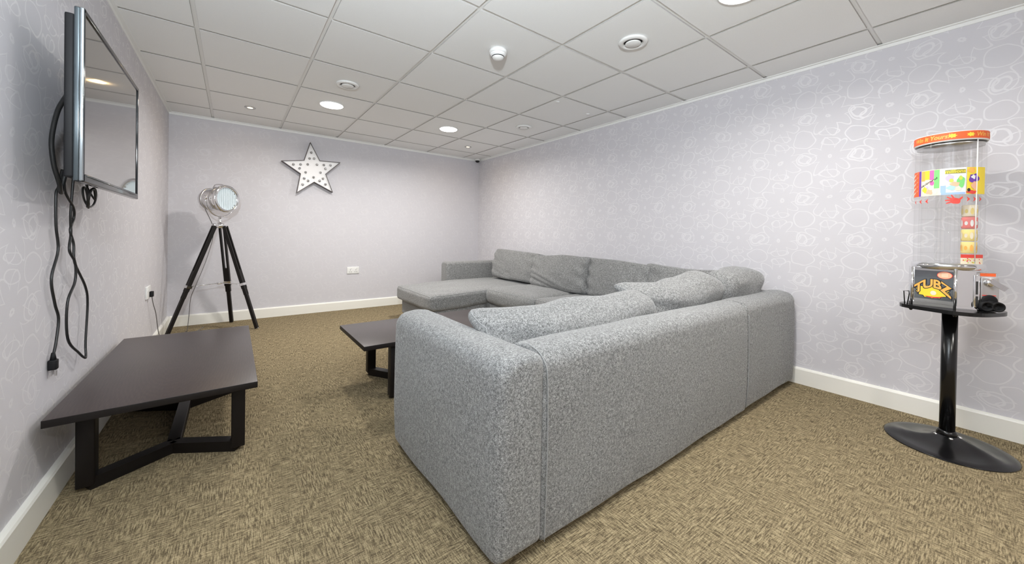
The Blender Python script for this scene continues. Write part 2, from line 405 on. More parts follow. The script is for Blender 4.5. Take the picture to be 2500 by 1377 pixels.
# ------------------------------------------------------------------ soft furniture helpers
def soft(half, r, n=22, bulge=(0, 0, 0), fn=None, amp=0.0, seed=0, face_r=None):
    """returns F(p) for p on the cube surface [-1,1]^3"""
    half = Vector(half)
    def F(p):
        s_ = [math.sin(max(-1, min(1, c))*PI/2) for c in p]
        q = Vector([s_[k]*half[k] for k in range(3)])
        inn = Vector([max(-(half[k]-r), min(half[k]-r, q[k])) for k in range(3)])
        d = q-inn
        if d.length > 1e-7: q = inn + d.normalized()*r
        a = [1-min(1, abs(q[k]/half[k]))**2 for k in range(3)]
        if bulge[0]: q.x += bulge[0]*(1 if q.x > 0 else -1)*a[1]*a[2]*min(1, abs(q.x)/half.x)
        if bulge[1]: q.y += bulge[1]*(1 if q.y > 0 else -1)*a[0]*a[2]*min(1, abs(q.y)/half.y)
        if bulge[2]: q.z += bulge[2]*(1 if q.z > 0 else -1)*a[0]*a[1]*min(1, abs(q.z)/half.z)
        if amp:
            o = Vector((seed*3.1, seed*1.7, seed*5.3))
            q += Vector((noise.noise(q*5+o), noise.noise(q*5+o+Vector((9, 0, 0))), noise.noise(q*5+o+Vector((0, 9, 0)))))*amp
            q += q.normalized()*amp*0.35*noise.noise(Vector((q.x*9, q.y*16, q.z*16))+o)
        if fn: q = fn(q)
        return q
    return F
def soft_mesh(mb, F, n=22, mtx=None, loc=(0, 0, 0)):
    idx = {}; vs = []; fs = []; loc = Vector(loc)
    def vid(p):
        k = tuple(round(c, 5) for c in p)
        if k not in idx:
            idx[k] = len(vs); q = F(p); vs.append((mtx @ q if mtx else q)+loc)
        return idx[k]
    L = [-1+2*i/n for i in range(n+1)]
    for ax in range(3):
        b, c = (ax+1) % 3, (ax+2) % 3
        for sg in (-1, 1):
            for i in range(n):
                for j in range(n):
                    q = []
                    for (ii, jj) in ((i, j), (i+1, j), (i+1, j+1), (i, j+1)):
                        p = [0, 0, 0]; p[ax] = sg; p[b] = L[ii]; p[c] = L[jj]; q.append(vid(p))
                    fs.append(q if sg > 0 else q[::-1])
    mb.add(vs, fs, 0, True); return mb
def piping(F, ax, sg, mtx=None, loc=(0, 0, 0), r=0.003, e=0.97, m=18):
    b, c = (ax+1) % 3, (ax+2) % 3; pts = []; loc = Vector(loc)
    def P(bb, cc):
        p = [0, 0, 0]; p[ax] = sg; p[b] = bb; p[c] = cc; q = F(p)
        q = mtx @ q if mtx else q
        return q+loc
    for k in range(m): pts.append(P(-e+2*e*k/m, -e))
    for k in range(m): pts.append(P(e, -e+2*e*k/m))
    for k in range(m): pts.append(P(e-2*e*k/m, e))
    for k in range(m): pts.append(P(-e, e-2*e*k/m))
    return MB().tube(pts, r, n=5, smooth_path=False, closed=True)
def prof_extrude(prof, a, b, axis, end_r=0.03, rings=5, steps=14, sag=0.0, amp=0.0, seed=0, end_ra=None):
    """closed 2-D profile (u,z) swept along axis 0 (x) or 1 (y) from a to b, ends rounded"""
    cu = sum(p[0] for p in prof)/len(prof); cz = sum(p[1] for p in prof)/len(prof)
    hu = max(abs(p[0]-cu) for p in prof); hz = max(abs(p[1]-cz) for p in prof)
    st = []
    ra = end_r if end_ra is None else end_ra; rb = end_r
    for k in range(rings): al = k/rings*PI/2; st.append((a+ra*(1-math.sin(al)), ra*(1-math.cos(al))))
    for k in range(steps+1): st.append((a+ra+(b-a-ra-rb)*k/steps, 0))
    for k in range(1, rings+1): al = k/rings*PI/2; st.append((b-rb+rb*math.sin(al), rb*(1-math.cos(al))))
    # first station must be the smallest
    st2 = []
    for i, (t, ins) in enumerate(st):
        if i < rings: al = (i)/rings*PI/2; t = a+ra*(1-math.cos(al)); ins = ra*(1-math.sin(al))
        st2.append((t, ins))
    st2.sort(key=lambda s: s[0])
    vs = []; fs = []; n = len(prof)
    for t, ins in st2:
        f = (t-a)/(b-a)
        for (u, z) in prof:
            uu = cu+(u-cu)*(1-ins/hu); zz = cz+(z-cz)*(1-ins/hz)
            if z > cz: zz -= sag*math.sin(PI*f)*(z-cz)/hz
            p = Vector((t, uu, zz)) if axis == 0 else Vector((uu, t, zz))
            if amp: p += Vector((0 if axis == 0 else 1, 1 if axis == 0 else 0, .6))*amp*noise.noise(p*4+Vector((seed, 0, 0)))
            vs.append(p)
    m = len(st2)
    for i in range(m-1):
        for k in range(n): fs.append([i*n+k, i*n+(k+1) % n, (i+1)*n+(k+1) % n, (i+1)*n+k])
    fs.append(list(range(n))[::-1]); fs.append([(m-1)*n+k for k in range(n)])
    return MB().add(vs, fs, 0, True)
def arc(c, r, a0, a1, n=6): return [(c[0]+r*math.cos(a0+(a1-a0)*k/n), c[1]+r*math.sin(a0+(a1-a0)*k/n)) for k in range(n+1)]
def slab_profile(u0, u1, z0, z1, r0, r1, rb=0.015, out=0.006):
    """upright slab: u0 side radius r0 at top, u1 side radius r1"""
    p = arc((u0+rb, z0+rb), rb, 1.5*PI, PI, 3)
    H = z1-r0-z0-rb
    p += [(u0-out*math.sin(PI*k/8), z0+rb+H*k/8) for k in range(1, 8)]
    p += arc((u0+r0, z1-r0), r0, PI, PI/2, 8)
    p += [((u0+r0)*(1-k/4)+(u1-r1)*k/4, z1+.004*math.sin(PI*k/4)) for k in range(1, 4)]
    p += arc((u1-r1, z1-r1), r1, PI/2, 0, 8)
    p += [(u1, z1-r1-(z1-r1-z0-rb)*k/5) for k in range(1, 5)]
    p += arc((u1-rb, z0+rb), rb, 0, -PI/2, 3)
    return p

# ------------------------------------------------------------------ sectional sofa
H = 0.622
sofa = thing('sectional_sofa', 'large grey fabric sectional sofa wrapping the right side of the room with a chaise end', 'sofa', (2.0, 2.0, 0))
SO = Vector((2.0, 2.0, 0))
def sp(name, mb, m=FAB, parent=None): return mb.build(name, m, SO, parent or sofa)
Z0 = 0.022
arm_n = sp('arm', prof_extrude(slab_profile(.608, .785, Z0, H-.004, .062, .040), .845, 1.722, 1, .045, sag=.003, amp=.004, seed=2, end_ra=.040))
bk1 = sp('backrest', prof_extrude(slab_profile(.850, 1.03, Z0, H, .060, .050), .772, 2.302, 0, .016, steps=24, sag=-.006, amp=.005, seed=5))
bk2 = sp('backrest', prof_extrude(slab_profile(.850, 1.03, Z0+.012, H+.006, .060, .050), 2.298, 3.085, 0, .045, sag=-.004, amp=.006, seed=9, end_ra=.014))
bk3 = sp('backrest', prof_extrude(slab_profile(2.905, 3.085, Z0, H, .050, .050), 1.0, 4.30, 1, .02, steps=24, amp=.004, seed=12))
arm_f = sp('arm', prof_extrude(slab_profile(4.285, 4.462, Z0, H, .035, .045), 2.19, 3.085, 0, .035, amp=.005, seed=3))
# seams
sp('seam', MB().tube([(.783, .846, .03), (.784, .841, .2), (.784, .840, .4), (.783, .844, .55), (.780, .858, .592), (.776, .885, .618), (.775, .93, .628)], .0022, 6), SEAM, arm_n)
sp('seam', MB().tube([(2.300, .852, .04), (2.300, .842, .2), (2.300, .842, .4), (2.300, .846, .56)], .0022, 6), SEAM, bk1)
# bases
sp('base', MB().box((.78, .90, .03), (3.05, 1.70, .25), .012).box((2.21, 1.69, .03), (3.05, 4.30, .25), .012), FAB)
ch = sp('chaise_base', MB().box((1.60, 3.385, .05), (2.23, 4.27, .25), .015))
for (x, y) in ((1.66, 3.44), (1.66, 4.20)): sp('foot', MB().box((x-.03, y-.03, 0), (x+.03, y+.03, .05), .004), BLACKP, ch)
for (x, y) in ((.70, .93), (.70, 1.64), (3.0, .94), (2.98, 4.40), (2.27, 4.38), (2.27, 1.75)): sp('foot', MB().box((x-.03, y-.03, 0), (x+.03, y+.03, .03), .004), BLACKP)
def seat(name, x0, x1, y0, y1, z0, z1, r=.045, bul=.02, seed=0, fn=None):
    hf = ((x1-x0)/2, (y1-y0)/2, (z1-z0)/2); c = ((x0+x1)/2, (y0+y1)/2, (z0+z1)/2)
    F = soft(hf, r, bulge=(.006, .006, bul), amp=.008, seed=seed, fn=fn)
    o = sp(name, soft_mesh(MB(), F, 24, None, c))
    sp('piping', piping(F, 2, 1, None, c, .0028, .93), SEAM, o)
    return o
seat('seat_cushion', .79, 1.50, 1.03, 1.74, .25, .42, seed=1)
seat('seat_cushion', 1.50, 2.21, 1.03, 1.74, .25, .42, seed=2)
seat('seat_cushion', 2.20, 2.92, 1.03, 1.76, .25, .42, seed=3)
seat('seat_cushion', 2.17, 2.92, 1.76, 2.55, .25, .415, seed=4, bul=.015)
seat('seat_cushion', 2.165, 2.92, 2.55, 3.35, .25, .415, seed=5, bul=.026, r=.06)
def chdrop(q): q.z -= max(0, -q.x)*.035; return q
seat('chaise_cushion', 1.535, 2.92, 3.345, 4.285, .235, .395, seed=6, bul=.018, fn=chdrop)

# ------------------------------------------------------------------ loose back cushions
def cushion(label, c, w, h, th, face, lean, seed, bul=.03, top=None, r=.05, amp=.012, yawz=0.0, n=34, ear=0.0, folds=0, pipes=((1, -1),)):
    """face: direction the cushion front faces ('-x' or '+y'); local x = width, y = thickness (front = -y), z = height"""
    def fn(q):
        u = q.x/(w/2); v = (q.z/(h/2)+1)/2
        if top: q.z += top(u)*max(0, v)
        # dog ears and pleats running from the top corners
        k = max(0, abs(u)-.55)/.45
        q.y += .010*k*math.sin(q.z*55+u*9+seed)*(1 if q.y < 0 else .3)
        q.y *= 1-.22*k*abs(2*v-1)**3
        if folds and q.y < 0:
            for a_, b_, c_w in ((.42, .30, .045), (.26, .24, .035), (.92, -.25, .04)):
                d_ = v-(a_-b_*(u+1)); on = max(0, min(1, (.75-u)*1.5)) if b_ > 0 else max(0, min(1, (u-.1)*2))
                q.y += folds*on*(.010*math.exp(-(d_/c_w)**2)-.008*math.exp(-((d_-.09)/c_w)**2))
        if ear and u > .55 and v > .5:
            e = (u-.55)/.45*(v-.5)/.5; q.x += .05*ear*e; q.y -= .07*ear*e; q.z -= .02*ear*e; q.y += .016*math.sin(q.z*60+1)*e
        q.y += -.006*math.sin((q.x*20)+(q.z*24)+seed*2)*noise.noise(Vector((q.x*3+seed, 0, q.z*3)))*2
        return q
    F = soft((w/2, th/2, h/2), min(r, th/2*.95), bulge=(.004, bul, .008), amp=amp, seed=seed, fn=fn)
    base = {'-x': -PI/2, '+y': PI}[face]
    m3 = Matrix.Rotation(base+yawz, 3, 'Z') @ Matrix.Rotation(-lean, 3, 'X')
    c = Vector(c)
    o = soft_mesh(MB(), F, n, m3, c).build('back_cushion', FAB, c)
    tag(o, label, 'cushion', 'loose grey back cushions on the sofa')
    for ax, sg in pipes: piping(F, ax, sg, m3, c, .0024, .97).build('piping', SEAM if ax == 0 else FAB, c, o)
    return o
cushion('grey back cushion at the far end of the sofa, beside the short arm', (2.865, 3.68, .600), .90, .365, .15, '-x', .20, 1, top=lambda u: -.004-.014*u, amp=.010, bul=.022, r=.026, folds=.3)
cushion('creased grey back cushion second from the far arm, with a puckered top corner', (2.775, 2.81, .590), .80, .350, .18, '-x', .20, 2, bul=.040, amp=.014, top=lambda u: .014*u, r=.028, folds=1.3)
cushion('smooth grey back cushion in the middle of the right-hand row', (2.81, 2.095, .588), .65, .355, .16, '-x', .16, 3, bul=.02, top=lambda u: -.006-.012*u, amp=.008, r=.028)
cushion('low grey back cushion lying in the corner, nearest of the right-hand row', (2.835, 1.45, .585), .74, .345, .15, '-x', .16, 4, bul=.02, top=lambda u: .030*u*u-.022, amp=.010, r=.035)
cushion('nearest grey cushion slumped over the near arm end, dark fold at its left corner', (1.275, 1.180, .548), .94, .290, .19, '+y', .42, 5, bul=.032, amp=.014, top=lambda u: -.016*u-.006, r=.060, ear=1.7, pipes=((0, -1), (0, 1)))
cushion('grey cushion with a raised hump, between two others along the near backrest', (2.13, 1.155, .580), .80, .330, .18, '+y', .36, 6, bul=.03, amp=.012, top=lambda u: .040*math.exp(-((u+.35)/.33)**2)-.014, r=.055, ear=2.0, pipes=((0, 1),))
cushion('grey cushion tucked into the sofa corner at the right end of the near backrest', (2.665, 1.10, .598), .55, .36, .17, '+y', .30, 7, bul=.03, amp=.010, top=lambda u: .025*(1-u*u)-.01, r=.05, pipes=((0, -1),))

# ------------------------------------------------------------------ low tables
def low_table(name, label, x0, x1, y0, y1, ztop, long_axis):
    cx_, cy_ = (x0+x1)/2, (y0+y1)/2; O = Vector((cx_, cy_, 0))
    t = thing(name, label, 'table', O)
    L = (y1-y0) if long_axis == 'y' else (x1-x0); Wd = (x1-x0) if long_axis == 'y' else (y1-y0)
    # local: a = along length, b = across
    def W(a, b, z): return (cx_+b, cy_+a, z) if long_axis == 'y' else (cx_+a, cy_-b, z)
    th = .026
    mb = MB().box((x0, y0, ztop-th), (x1, y1, ztop), .002)
    tt = mb.build('tabletop', [WOOD, EDGE], O, t)
    for p in tt.data.polygons:
        if p.normal.z < .5: p.material_index = 1
    la, lb, spn, hw = L/2-.190, Wd/2-.063, .245, .029
    for sg in (-1, 1):
        # a bent sled frame: leg, floor rail in to the middle and out again, leg, top rail
        path = [(sg*la, -lb), (sg*spn, -.022), (sg*spn, .022), (sg*la, lb)]
        for (a, b) in ((sg*la, -lb), (sg*la, lb)):
            p = [W(a+u*.0275, b+v*.025, 0)[:2] for u, v in ((-1, -1), (1, -1), (1, 1), (-1, 1))]
            m = MB().box((min(q[0] for q in p), min(q[1] for q in p), .018), (max(q[0] for q in p), max(q[1] for q in p), ztop-th), .004)
            m.build('leg', EDGE, O, t)
        for (z0, z1, nm) in ((0, .045, 'floor_rail'), (ztop-th-.045, ztop-th, 'top_rail')):
            m = MB()
            for (a0, b0), (a1, b1) in ((path[0], (sg*spn, 0)), ((sg*spn, 0), path[3])):
                d = Vector((a1-a0, b1-b0)).normalized(); nn = Vector((-d.y, d.x))*.024
                e0 = Vector((a0, b0))-d*.0; e1 = Vector((a1, b1))
                poly = [e0-nn, e1-nn, e1+nn, e0+nn]
                vs = [W(q.x, q.y, z) for z in (z0, z1) for q in poly]
                m.add(vs, [[3, 2, 1, 0], [4, 5, 6, 7], [0, 1, 5, 4], [1, 2, 6, 5], [2, 3, 7, 6], [3, 0, 4, 7]], 0, False)
            m.build(nm, EDGE, O, t)
    for (z0, z1, nm) in ((0, .045, 'floor_spine'), (ztop-th-.045, ztop-th, 'top_spine')):
        a = W(-spn, -.024, z0); b = W(spn, .024, z1)
        MB().box([min(a[k], b[k]) for k in range(3)], [max(a[k], b[k]) for k in range(3)], .003).build(nm, EDGE, O, t)
    return t
low_table('media_table', 'low dark wood table below the television, pushed against the left wall', -.496, .088, 1.876, 3.03, .352, 'y')
low_table('coffee_table', 'low dark wood coffee table partly hidden behind the near sofa arm', .584, 1.735, 2.118, 2.702, .352, 'x')

# ------------------------------------------------------------------ television
TX = -.372; ty0, ty1, tz0, tz1 = 1.722, 2.54, 1.128, 1.665
tv = thing('television', 'flat black television on a bracket high on the left wall', 'television', (TX-.06, (ty0+ty1)/2, (tz0+tz1)/2)); TO = tv.location.copy()
fr = MB()
bw = .022
fr.box((TX-.022, ty0, tz0), (TX, ty0+bw*.55, tz1), .003)
fr.box((TX-.022, ty1-bw*.55, tz0), (TX, ty1, tz1), .003)
fr.box((TX-.022, ty0, tz1-bw*.7), (TX, ty1, tz1), .003)
fr.box((TX-.022, ty0, tz0), (TX, ty1, tz0+.026), .003)
fr.build('bezel', BLACKG, TO, tv)
MB().box((TX-.0100, ty0-.003, tz0+.002), (TX-.001, ty0+.004, tz1-.001), .0025, seg=3).build('side_trim', BEZEL, TO, tv)
MB().box((TX-.0225, ty0-.001, tz0+.002), (TX-.0098, ty0+.004, tz1-.001), .003, seg=3).build('side_trim', GREYG, TO, tv)
MB().box((TX-.018, ty0+.008, tz0+.024), (TX-.004, ty1-.008, tz1-.010)).build('screen', SCREEN, TO, tv)
MB().tube([(TX+.001, ty0+.02, tz0+.020), (TX+.001, ty1-.02, tz0+.020)], .0015, 6).build('lower_trim', BEZEL, TO, tv)
MB().box((TX-.044, ty0+.004, tz0+.012), (TX-.022, ty1-.004, tz1-.022), .006).build('rear_casing', BLACKP, TO, tv)
MB().box((TX-.062, ty0+.14, tz0+.07), (TX-.043, ty1-.14, tz1-.12), .008).build('rear_hump', BLACKP, TO, tv)
mb = MB().box((XL+.001, 2.22, 1.24), (XL+.012, 2.42, 1.52), .002)
for z in (1.30, 1.46): mb.box((XL+.01, 2.29, z-.012), (TX-.055, 2.35, z+.012), .002)
for y in (2.20, 2.40): mb.box((TX-.066, y-.012, 1.20), (TX-.058, y+.012, 1.56), .001)
mb.box((TX-.072, 2.18, 1.36), (TX-.064, 2.42, 1.40), .001)
mb.build('wall_bracket', BLACKP, TO, tv)

# cables hanging under the television (pulled against the wall)
CX = XL+.012
C1 = [(2.12, 1.20), (2.085, 1.134), (2.061, 1.104), (2.063, 0.991), (2.084, 0.901), (2.023, 0.804), (2.056, 0.71), (2.093, 0.647), (2.07, 0.567), (2.044, 0.525)]
C2 = [(2.10, 1.19), (2.085, 1.121), (2.185, 1.064), (2.213, 1.023), (2.177, 0.975), (2.197, 0.92), (2.198, 0.846), (2.34, 0.739), (2.397, 0.657), (2.372, 0.497), (2.355, 0.440), (2.330, 0.435), (2.268, 0.474), (2.159, 0.557), (2.147, 0.696), (2.209, 0.772), (2.203, 0.846), (2.156, 0.898), (2.187, 0.962), (2.172, 1.033), (2.174, 1.154), (2.19, 1.21)]
t = thing('power_cable', 'black power cable dangling from the television with a loose plug at its end', 'cable', (CX, 2.06, .8))
MB().tube([(CX, y, z) for y, z in C1], .0042, 8).build('cord', CABLE, t.location, t)
pm = MB().box((CX-.011, 2.031, .474), (CX+.011, 2.057, .510), .004).tube([(CX, 2.044, .535), (CX, 2.044, .508)], lambda f: .005+.004*f, 8, smooth_path=False)
pl = pm.build('plug', BLACKP, t.location, t)
MB().box((CX-.006, 2.031, .455), (CX+.0, 2.036, .470)).box((CX-.006, 2.050, .455), (CX, 2.055, .470)).box((CX+.004, 2.040, .452), (CX+.009, 2.046, .470)).build('plug_pin', SATIN, t.location, pl)
cl = []
for i, (y, z) in enumerate(C2): cl.append((CX+.011+(.004*math.sin(i*1.3)), y, z))
tag(MB().tube(cl, .0042, 8).build('looped_cable', CABLE, (CX, 2.2, .8)), 'black cable hanging in a long twisted loop below the television', 'cable')
c4 = [(-.44, 1.86, 1.42), (-.47, 1.90, 1.37), (-.49, 1.93, 1.28), (-.49, 1.95, 1.20), (-.485, 1.98, 1.14), (-.497, 2.05, 1.11), (-.50, 2.08, 1.15), (-.49, 2.10, 1.24)]
tag(MB().tube(c4, .0065, 8).build('cable_bundle', CABLE, c4[2]), 'thick black cable bundle bulging out behind the near edge of the television', 'cable')
pts = []
for k in range(40):
    a = k/40*2*PI*3.0; q = k/40
    pts.append((-.43+.012*math.sin(a*.5+1), 2.04+.034*math.cos(a)+.02*q, 1.092+.036*math.sin(a)+.008*math.sin(3*q)))
pts = [(-.43, 2.00, 1.19), (-.43, 2.02, 1.14)]+pts+[(-.43, 2.03, 1.13), (-.43, 2.03, 1.18)]
tag(MB().tube(pts, .0032, 6, sub=3).build('coiled_cable', CABLE, (-.43, 2.04, 1.1)), 'small coil of black cable tied under the television', 'cable')

# ------------------------------------------------------------------ sockets
s = thing('wall_socket', 'white double socket plate on the back wall under the star', 'socket', (1.239, YB, .498))
MB().box((1.166, YB-.010, .455), (1.312, YB, .541), .003).build('plate', WHITE, s.location, s)
for x in (1.205, 1.273):
    MB().box((x-.008+.012, YB-.014, .516), (x+.004+.012, YB-.009, .532), .001).build('rocker_switch', WHITE, s.location, s)
    mm = MB()
    for dx, dz in ((0, .012), (-.011, -.012), (.011, -.012)): mm.box((x+dx-.003, YB-.0106, .490+dz-.004), (x+dx+.003, YB-.0098, .490+dz+.004))
    mm.build('pin_hole', DARKST, s.location, s)
s = thing('wall_socket', 'white socket on the left wall with a black plug in it', 'socket', (XL, 3.95, .495))
MB().box((XL, 3.865, .452), (XL+.012, 4.02, .546), .003).build('plate', WHITE, s.location, s)
MB().box((XL+.011, 3.885, .510), (XL+.016, 3.90, .530), .001).build('rocker_switch', WHITE, s.location, s)
pg = thing('lamp_plug', 'black plug with a thin flex pushed into the left wall socket', 'plug', (XL+.022, 3.971, .48))
MB().box((XL+.0125, 3.950, .460), (XL+.034, 3.992, .502), .005).build('plug_body', BLACKP, pg.location, pg)
MB().tube([(XL+.024, 3.971, .463), (XL+.028, 4.00, .40), (XL+.034, 4.08, .31), (XL+.034, 4.16, .20), (XL+.036, 4.24, .10), (XL+.05, 4.32, .02), (XL+.08, 4.42, .006), (XL+.14, 4.56, .005), (XL+.25, 4.68, .005), (XL+.30, 4.72, .03)], .003, 6).build('flex', GREYC, pg.location, pg)

# ------------------------------------------------------------------ tripod searchlight lamp
feet = [Vector((-.478, 4.49, 0)), Vector((-.005, 4.955, 0)), Vector((.200, 4.492, 0))]
ap = Vector((-.105, 4.655, 1.035)); LO = Vector((ap.x, ap.y, 0))
lamp = thing('tripod_lamp', 'chrome searchlight floor lamp on a black wooden tripod in the far left corner', 'floor lamp', LO)
def lp(name, mb, m, parent=None): return mb.build(name, m, LO, parent or lamp)
def barbox(mb, a, b, w1, w2, side):
    a, b = Vector(a), Vector(b); d = (b-a).normalized(); s1 = (Vector(side)-d*Vector(side).dot(d)).normalized(); s2 = d.cross(s1)
    vs = [p+s1*u*w1+s2*v*w2 for p in (a, b) for u, v in ((-1, -1), (1, -1), (1, 1), (-1, 1))]
    return mb.add(vs, [[3, 2, 1, 0], [4, 5, 6, 7], [0, 1, 5, 4], [1, 2, 6, 5], [2, 3, 7, 6], [3, 0, 4, 7]], 0, False)
hubp = []
for ft in feet:
    out = (ft-LO); out.z = 0; out.normalize(); tang = Vector((-out.y, out.x, 0))
    top = ap+out*.045+Vector((0, 0, -.01)); d = (ft-top)
    mb = MB()
    for sg in (-1, 1): barbox(mb, top+tang*sg*.018, top+d*.60+tang*sg*.018, .0075, .014, tang)     # paired upper rails
    barbox(mb, top+d*.42, top+d*.66, .021, .013, tang)
    leg = lp('leg', mb, EDGE)
    lp('lower_leg', barbox(MB(), top+d*.58, top+d*.992, .0150, .013, tang), EDGE, leg)
    cpos = top+d*.56
    lp('clamp', barbox(MB(), cpos-d.normalized()*.012, cpos+d.normalized()*.012, .033, .020, tang), CHROME, leg)
    lp('foot_cap', MB().lathe([(.010, 0), (.013, .004), (.012, .014), (.004, .018)], ft, 16), CHROME, leg)
    lp('hinge', MB().box((-.012, -.024, -.02), (.012, .024, .02), .004, mtx=Matrix.Translation(top+Vector((0, 0, .006))) @ Matrix.Rotation(math.atan2(out.y, out.x), 4, 'Z')), CHROME, leg)
    hubp.append(cpos)
cen = Vector((LO.x, LO.y, .462))
mb = MB().lathe([(.001, -.008), (.026, -.008), (.028, 0), (.026, .008), (.001, .008)], cen, 20)
for h in hubp: mb.tube([cen, h], .0035, 6)
lp('spreader', mb, CHROME)
lp('hub', MB().lathe([(.02, -.03), (.048, -.026), (.050, .0), (.045, .012), (.018, .020), (.014, .050), (.014, .075)], ap, 28), CHROME)
hc = Vector((-.098, 4.63, 1.290)); fd = Vector((.68, -.73, .02)).normalized(); rm = rot_to(fd)
side = fd.cross(Vector((0, 0, 1))).normalized()
# yoke
ypts = []
for k in range(17):
    a = PI+PI*k/16; ypts.append(hc+side*math.cos(a)*.158+Vector((0, 0, 1))*math.sin(a)*.172)
lp('yoke', MB().tube(ypts, .0075, 8, smooth_path=False), CHROME)
for sg in (-1, 1):
    lp('yoke_knob', MB().lathe([(.006, 0), (.020, .002), (.022, .012), (.014, .018)], hc+side*sg*.150, 18, mtx=rot_to(side*sg)), BLACKP if sg < 0 else CHROME)
hd = lp('lamp_head', MB().lathe([(.001, -.195), (.050, -.191), (.088, -.170), (.104, -.135), (.106, -.10), (.106, .05)], hc, 44, mtx=rm), CHROME)
lp('rim', MB().lathe([(.106, .035), (.124, .040), (.134, .052), (.136, .066), (.130, .078), (.112, .080), (.107, .072), (.107, .050)], hc, 48, mtx=rm), CHROME, hd)
lp('band', MB().lathe([(.106, -.022), (.1115, -.020), (.1115, -.004), (.106, -.002)], hc, 44, mtx=rm), SATIN, hd)
lp('band', MB().lathe([(.104, -.126), (.1105, -.124), (.1105, -.108), (.106, -.106)], hc, 44, mtx=rm), SATIN, hd)
lens = MB()
nr = 11
for k in range(nr):
    x = -.104+.208*(k+.5)/nr; hh = math.sqrt(max(0, .108**2-x*x))
    wv = .208/nr/2
    q = [(-wv, .050), (-wv*.5, .062), (0, .066), (wv*.5, .062), (wv, .050)]
    vs = []
    for zz in (-hh, hh):
        for dx, dz in q: vs.append(hc+side*(x+dx)+fd*dz+Vector((0, 0, 1))*zz)
    lens.add(vs, [[i, i+1, i+6, i+5] for i in range(4)], 0, True)
lens.lathe([(.112, .046), (.001, .046)], hc, 40, mtx=rm)
lp('ribbed_lens', lens, FROST, hd)
lp('top_vent', MB().box((-.022, -.055, 0), (.022, .055, .014), .004, mtx=Matrix.Translation(hc+Vector((0, 0, .104))-fd*.02) @ Matrix.Rotation(math.atan2(fd.y, fd.x)-PI/2, 4, 'Z')), SATIN, hd)
lp('handle', MB().tube([hc+Vector((0, 0, .106))+fd*.03, hc+Vector((0, 0, .140))+fd*.02, hc+Vector((0, 0, .142))-fd*.07, hc+Vector((0, 0, .108))-fd*.09], .005, 8), CHROME, hd)
for q in ((.03, .03), (-.045, -.02)):
    lp('side_knob', MB().lathe([(.012, 0), (.013, .014), (.008, .018)], hc-side*.100+fd*(q[0]-.07)+Vector((0, 0, q[1])), 14, mtx=rot_to(-side)), BLACKP, hd)
lp('flex', MB().tube([hc-fd*.19, hc-fd*.19+Vector((0, 0, -.08)), ap+Vector((-.05, .02, -.05)), ap+(feet[0]-ap)*.3+Vector((.02, 0, 0)), ap+(feet[0]-ap)*.55+Vector((.035, 0, 0)), Vector((-.315, 4.62, .34)), Vector((-.33, 4.66, .17)), Vector((-.345, 4.70, .02)), Vector((-.36, 4.72, .006))], .003, 6), GREYC)

# ------------------------------------------------------------------ marquee star
stc = Vector((.757, YB, 1.722)); rotz = math.radians(5.5)
def star_pts(Ro, Ri, rot=rotz): return [((Ro if k % 2 == 0 else Ri)*math.cos(PI/2+rot+k*PI/5), (Ro if k % 2 == 0 else Ri)*math.sin(PI/2+rot+k*PI/5)) for k in range(10)]
star = thing('star_sign', 'white five-pointed marquee star with silver bulbs on the back wall', 'wall light', stc)
def Wst(x, y, d): return Vector((stc.x+x, YB-d, stc.z+y))
Ro, Ri = .332, .143
def ring_mesh(o, i, d0, d1):
    n = 10; vs = [Wst(x, y, d0) for x, y in o]+[Wst(x, y, d1) for x, y in o]+[Wst(x, y, d0) for x, y in i]+[Wst(x, y, d1) for x, y in i]; fs = []
    for k in range(n):
        j = (k+1) % n; fs += [[k, j, j+n, k+n], [k+2*n, j+2*n, j+3*n, k+3*n], [k+n, j+n, j+3*n, k+3*n], [k, j, j+2*n, k+2*n]]
    return MB().add(vs, fs, 0, False)
o1 = star_pts(Ro, Ri); o2 = star_pts(Ro-.013, Ri-.0055)
ring_mesh(o1, o2, .004, .068).build('rim', RUST, stc, star)
fp = star_pts(Ro-.012, Ri-.005)
fc = MB(); vs = [Wst(0, 0, .050)]+[Wst(x, y, .050) for x, y in fp]+[Wst(0, 0, .006)]+[Wst(x, y, .006) for x, y in fp]
fc.add(vs, [[0, 1+k, 1+(k+1) % 10] for k in range(10)]+[[11, 12+(k+1) % 10, 12+k] for k in range(10)]+[[1+k, 12+k, 12+(k+1) % 10, 1+(k+1) % 10] for k in range(10)], 0, False)
fc.build('face', WHITEM, stc, star)
b0 = None
for arm in range(5):
    A = PI/2+rotz+arm*2*PI/5
    for r_, da in ((.208, 0), (.140, .17), (.140, -.17), (.084, PI/5)):
        p = Wst(r_*math.cos(A+da), r_*math.sin(A+da), .050)
        if b0 is None:
            b0 = MB().lathe([(.0135, 0), (.0145, .003), (.0115, .006), (.013, .012), (.0125, .018), (.008, .0235), (.001, .025)], (0, 0, 0), 18, mtx=rot_to((0, -1, 0))).build('bulb', BULB, (0, 0, 0), star)
            b0.location = p-stc
        else:
            b = b0.copy(); C.objects.link(b); b.parent = star; b.location = p-stc

# ------------------------------------------------------------------ sweet vending machine on a stand
VC = Vector((2.78, .150, 0)); VO = VC.copy()
vend = thing('sweet_vending_machine', 'clear canister sweet vending machine with an orange band on a black pedestal, right wall', 'vending machine', VC)
def vp(name, mb, m, parent=None): return mb.build(name, m, VO, parent or vend)
def VP(phi, r, z): return Vector((VC.x-r*math.cos(phi), VC.y+r*math.sin(phi), z))     # phi = 0 faces the room, + towards the far wall
